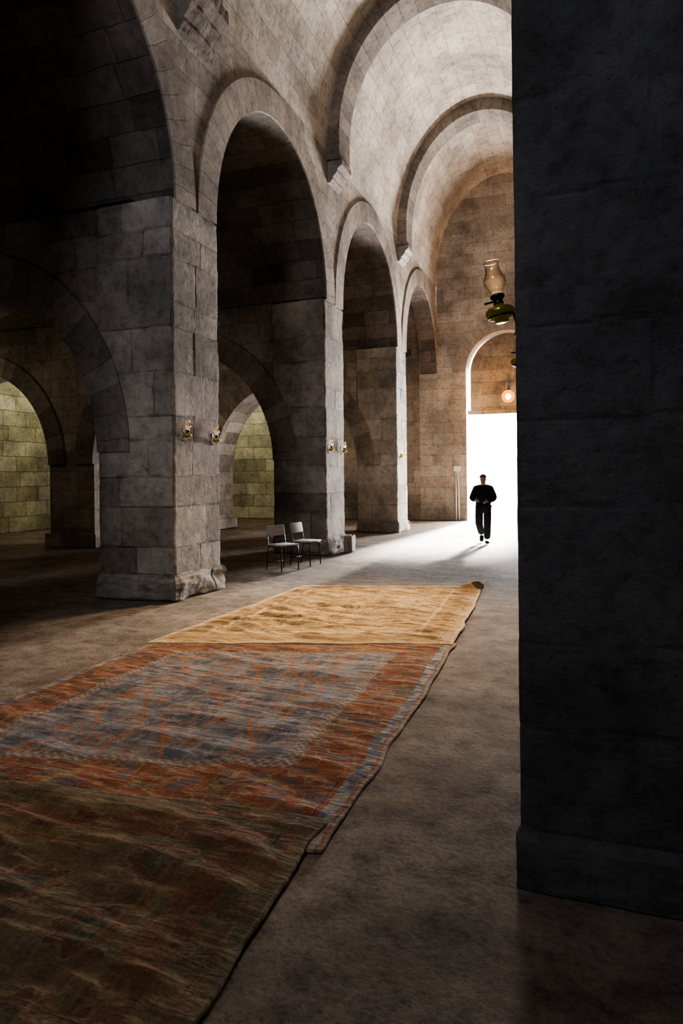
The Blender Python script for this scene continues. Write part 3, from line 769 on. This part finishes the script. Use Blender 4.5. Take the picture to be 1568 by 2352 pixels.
link("shoe", skin([(.085, -.02, .05), (.09, -.1, .045), (.095, -.2, .036)], [(0, 1), (1, 2)], [(.055, .048), (.06, .045), (.052, .034)], 2, 1), M_shoe, person, True)
link("shoe", skin([(-.06, .34, .18), (-.06, .29, .1), (-.062, .23, .038)], [(0, 1), (1, 2)], [(.055, .045), (.055, .05), (.045, .045)], 2, 1), M_shoe, person, True)
bm = bmesh.new(); bmesh.ops.create_icosphere(bm, subdivisions=3, radius=1)
bmesh.ops.delete(bm, geom=[v for v in bm.verts if v.co.z < -.15+(.55 if v.co.y < -.3 else 0)], context='VERTS')
for v in bm.verts: v.co = Vector((v.co.x*.092, v.co.y*.108-.025, v.co.z*.095+1.645))
hm = bpy.data.meshes.new("hair"); bm.to_mesh(hm); bm.free()
link("hair", hm, M_hair, person, True)
person.location = (-2.46, 17.3, 0); person.rotation_euler[2] = math.radians(6)
setmeta(person, "person in black jacket and dark trousers walking, hands held together", "person")

# ------------------------------------------------------------------ lights
def area(name, loc, target, sx, sy, e, col, spread=None):
    l = bpy.data.lights.new(name, 'AREA'); l.shape = 'RECTANGLE'; l.size = sx; l.size_y = sy; l.energy = e; l.color = col
    if spread: l.spread = spread
    o = bpy.data.objects.new(name, l); COL.objects.link(o); o.location = loc
    d = Vector(target)-Vector(loc); o.rotation_euler = d.to_track_quat('-Z', 'Y').to_euler(); return o
area("doorway_daylight", (CX, YE+2.0, 1.6), (CX, 10, 9.5), 3.4, 4.6, 11500, (.98, .97, .98))
s = bpy.data.lights.new("sun", 'SUN'); s.energy = 210; s.angle = math.radians(6); s.color = (1, .97, .94)
o = bpy.data.objects.new("sun", s); COL.objects.link(o)
el = math.radians(19); az = math.radians(-2)
d = Vector((math.sin(az)*math.cos(el), -math.cos(az)*math.cos(el), -math.sin(el))); o.rotation_euler = d.to_track_quat('-Z', 'Y').to_euler()
area("cool_rear_fill", (-2.85, -5, 9.5), (-5.2, 9, 5), 2.5, 2.5, 300, (.80, .87, 1), math.radians(120))  # unseen cool fill added high behind the camera for the front faces
area("rug_rake_fill", (-2.4, 13.6, 7.5), (-2.9, 7.6, 0), 1.0, 1.0, 150, (1, .80, .54), math.radians(42))  # unseen warm light added to brighten the rugs and rake their folds
for loc, e, c in (((-15.6, 17.6, 4.3), 230, (1, .94, .66)), ((-15.0, 11.5, 4.5), 55, (1, .82, .55)), ((-13.2, 23.4, 4.6), 230, (1, .95, .68)), ((-9.5, 17.8, 4.8), 35, (1, .72, .5)), ((-9.2, 4.2, 3.4), 28, (.9, .92, 1)), ((-9.2, 11.8, 5.2), 24, (.95, .9, .9))):  # unseen point lights added to brighten the side aisles
    l = bpy.data.lights.new("aisle_fill", 'POINT'); l.energy = e; l.color = c; l.shadow_soft_size = .15
    o = bpy.data.objects.new("aisle_fill", l); o.location = loc; COL.objects.link(o)
w = bpy.data.worlds.new("World"); bpy.context.scene.world = w; w.use_nodes = True
bg = w.node_tree.nodes['Background']; bg.inputs[0].default_value = (.95, .97, 1, 1); bg.inputs[1].default_value = 25

# ------------------------------------------------------------------ camera
cam = bpy.data.cameras.new("camera"); cam.lens = 24; cam.sensor_width = 36; cam.shift_y = -80/2352
co = bpy.data.objects.new("camera", cam); COL.objects.link(co)
yaw = math.radians(19.8)
co.matrix_world = Matrix.Translation((0, 0, 1.7)) @ Matrix.Rotation(yaw, 4, 'Z') @ Matrix.Rotation(PI/2, 4, 'X') @ Matrix.Rotation(-.011, 4, 'Z')
cam.clip_start = .05
bpy.context.scene.camera = co
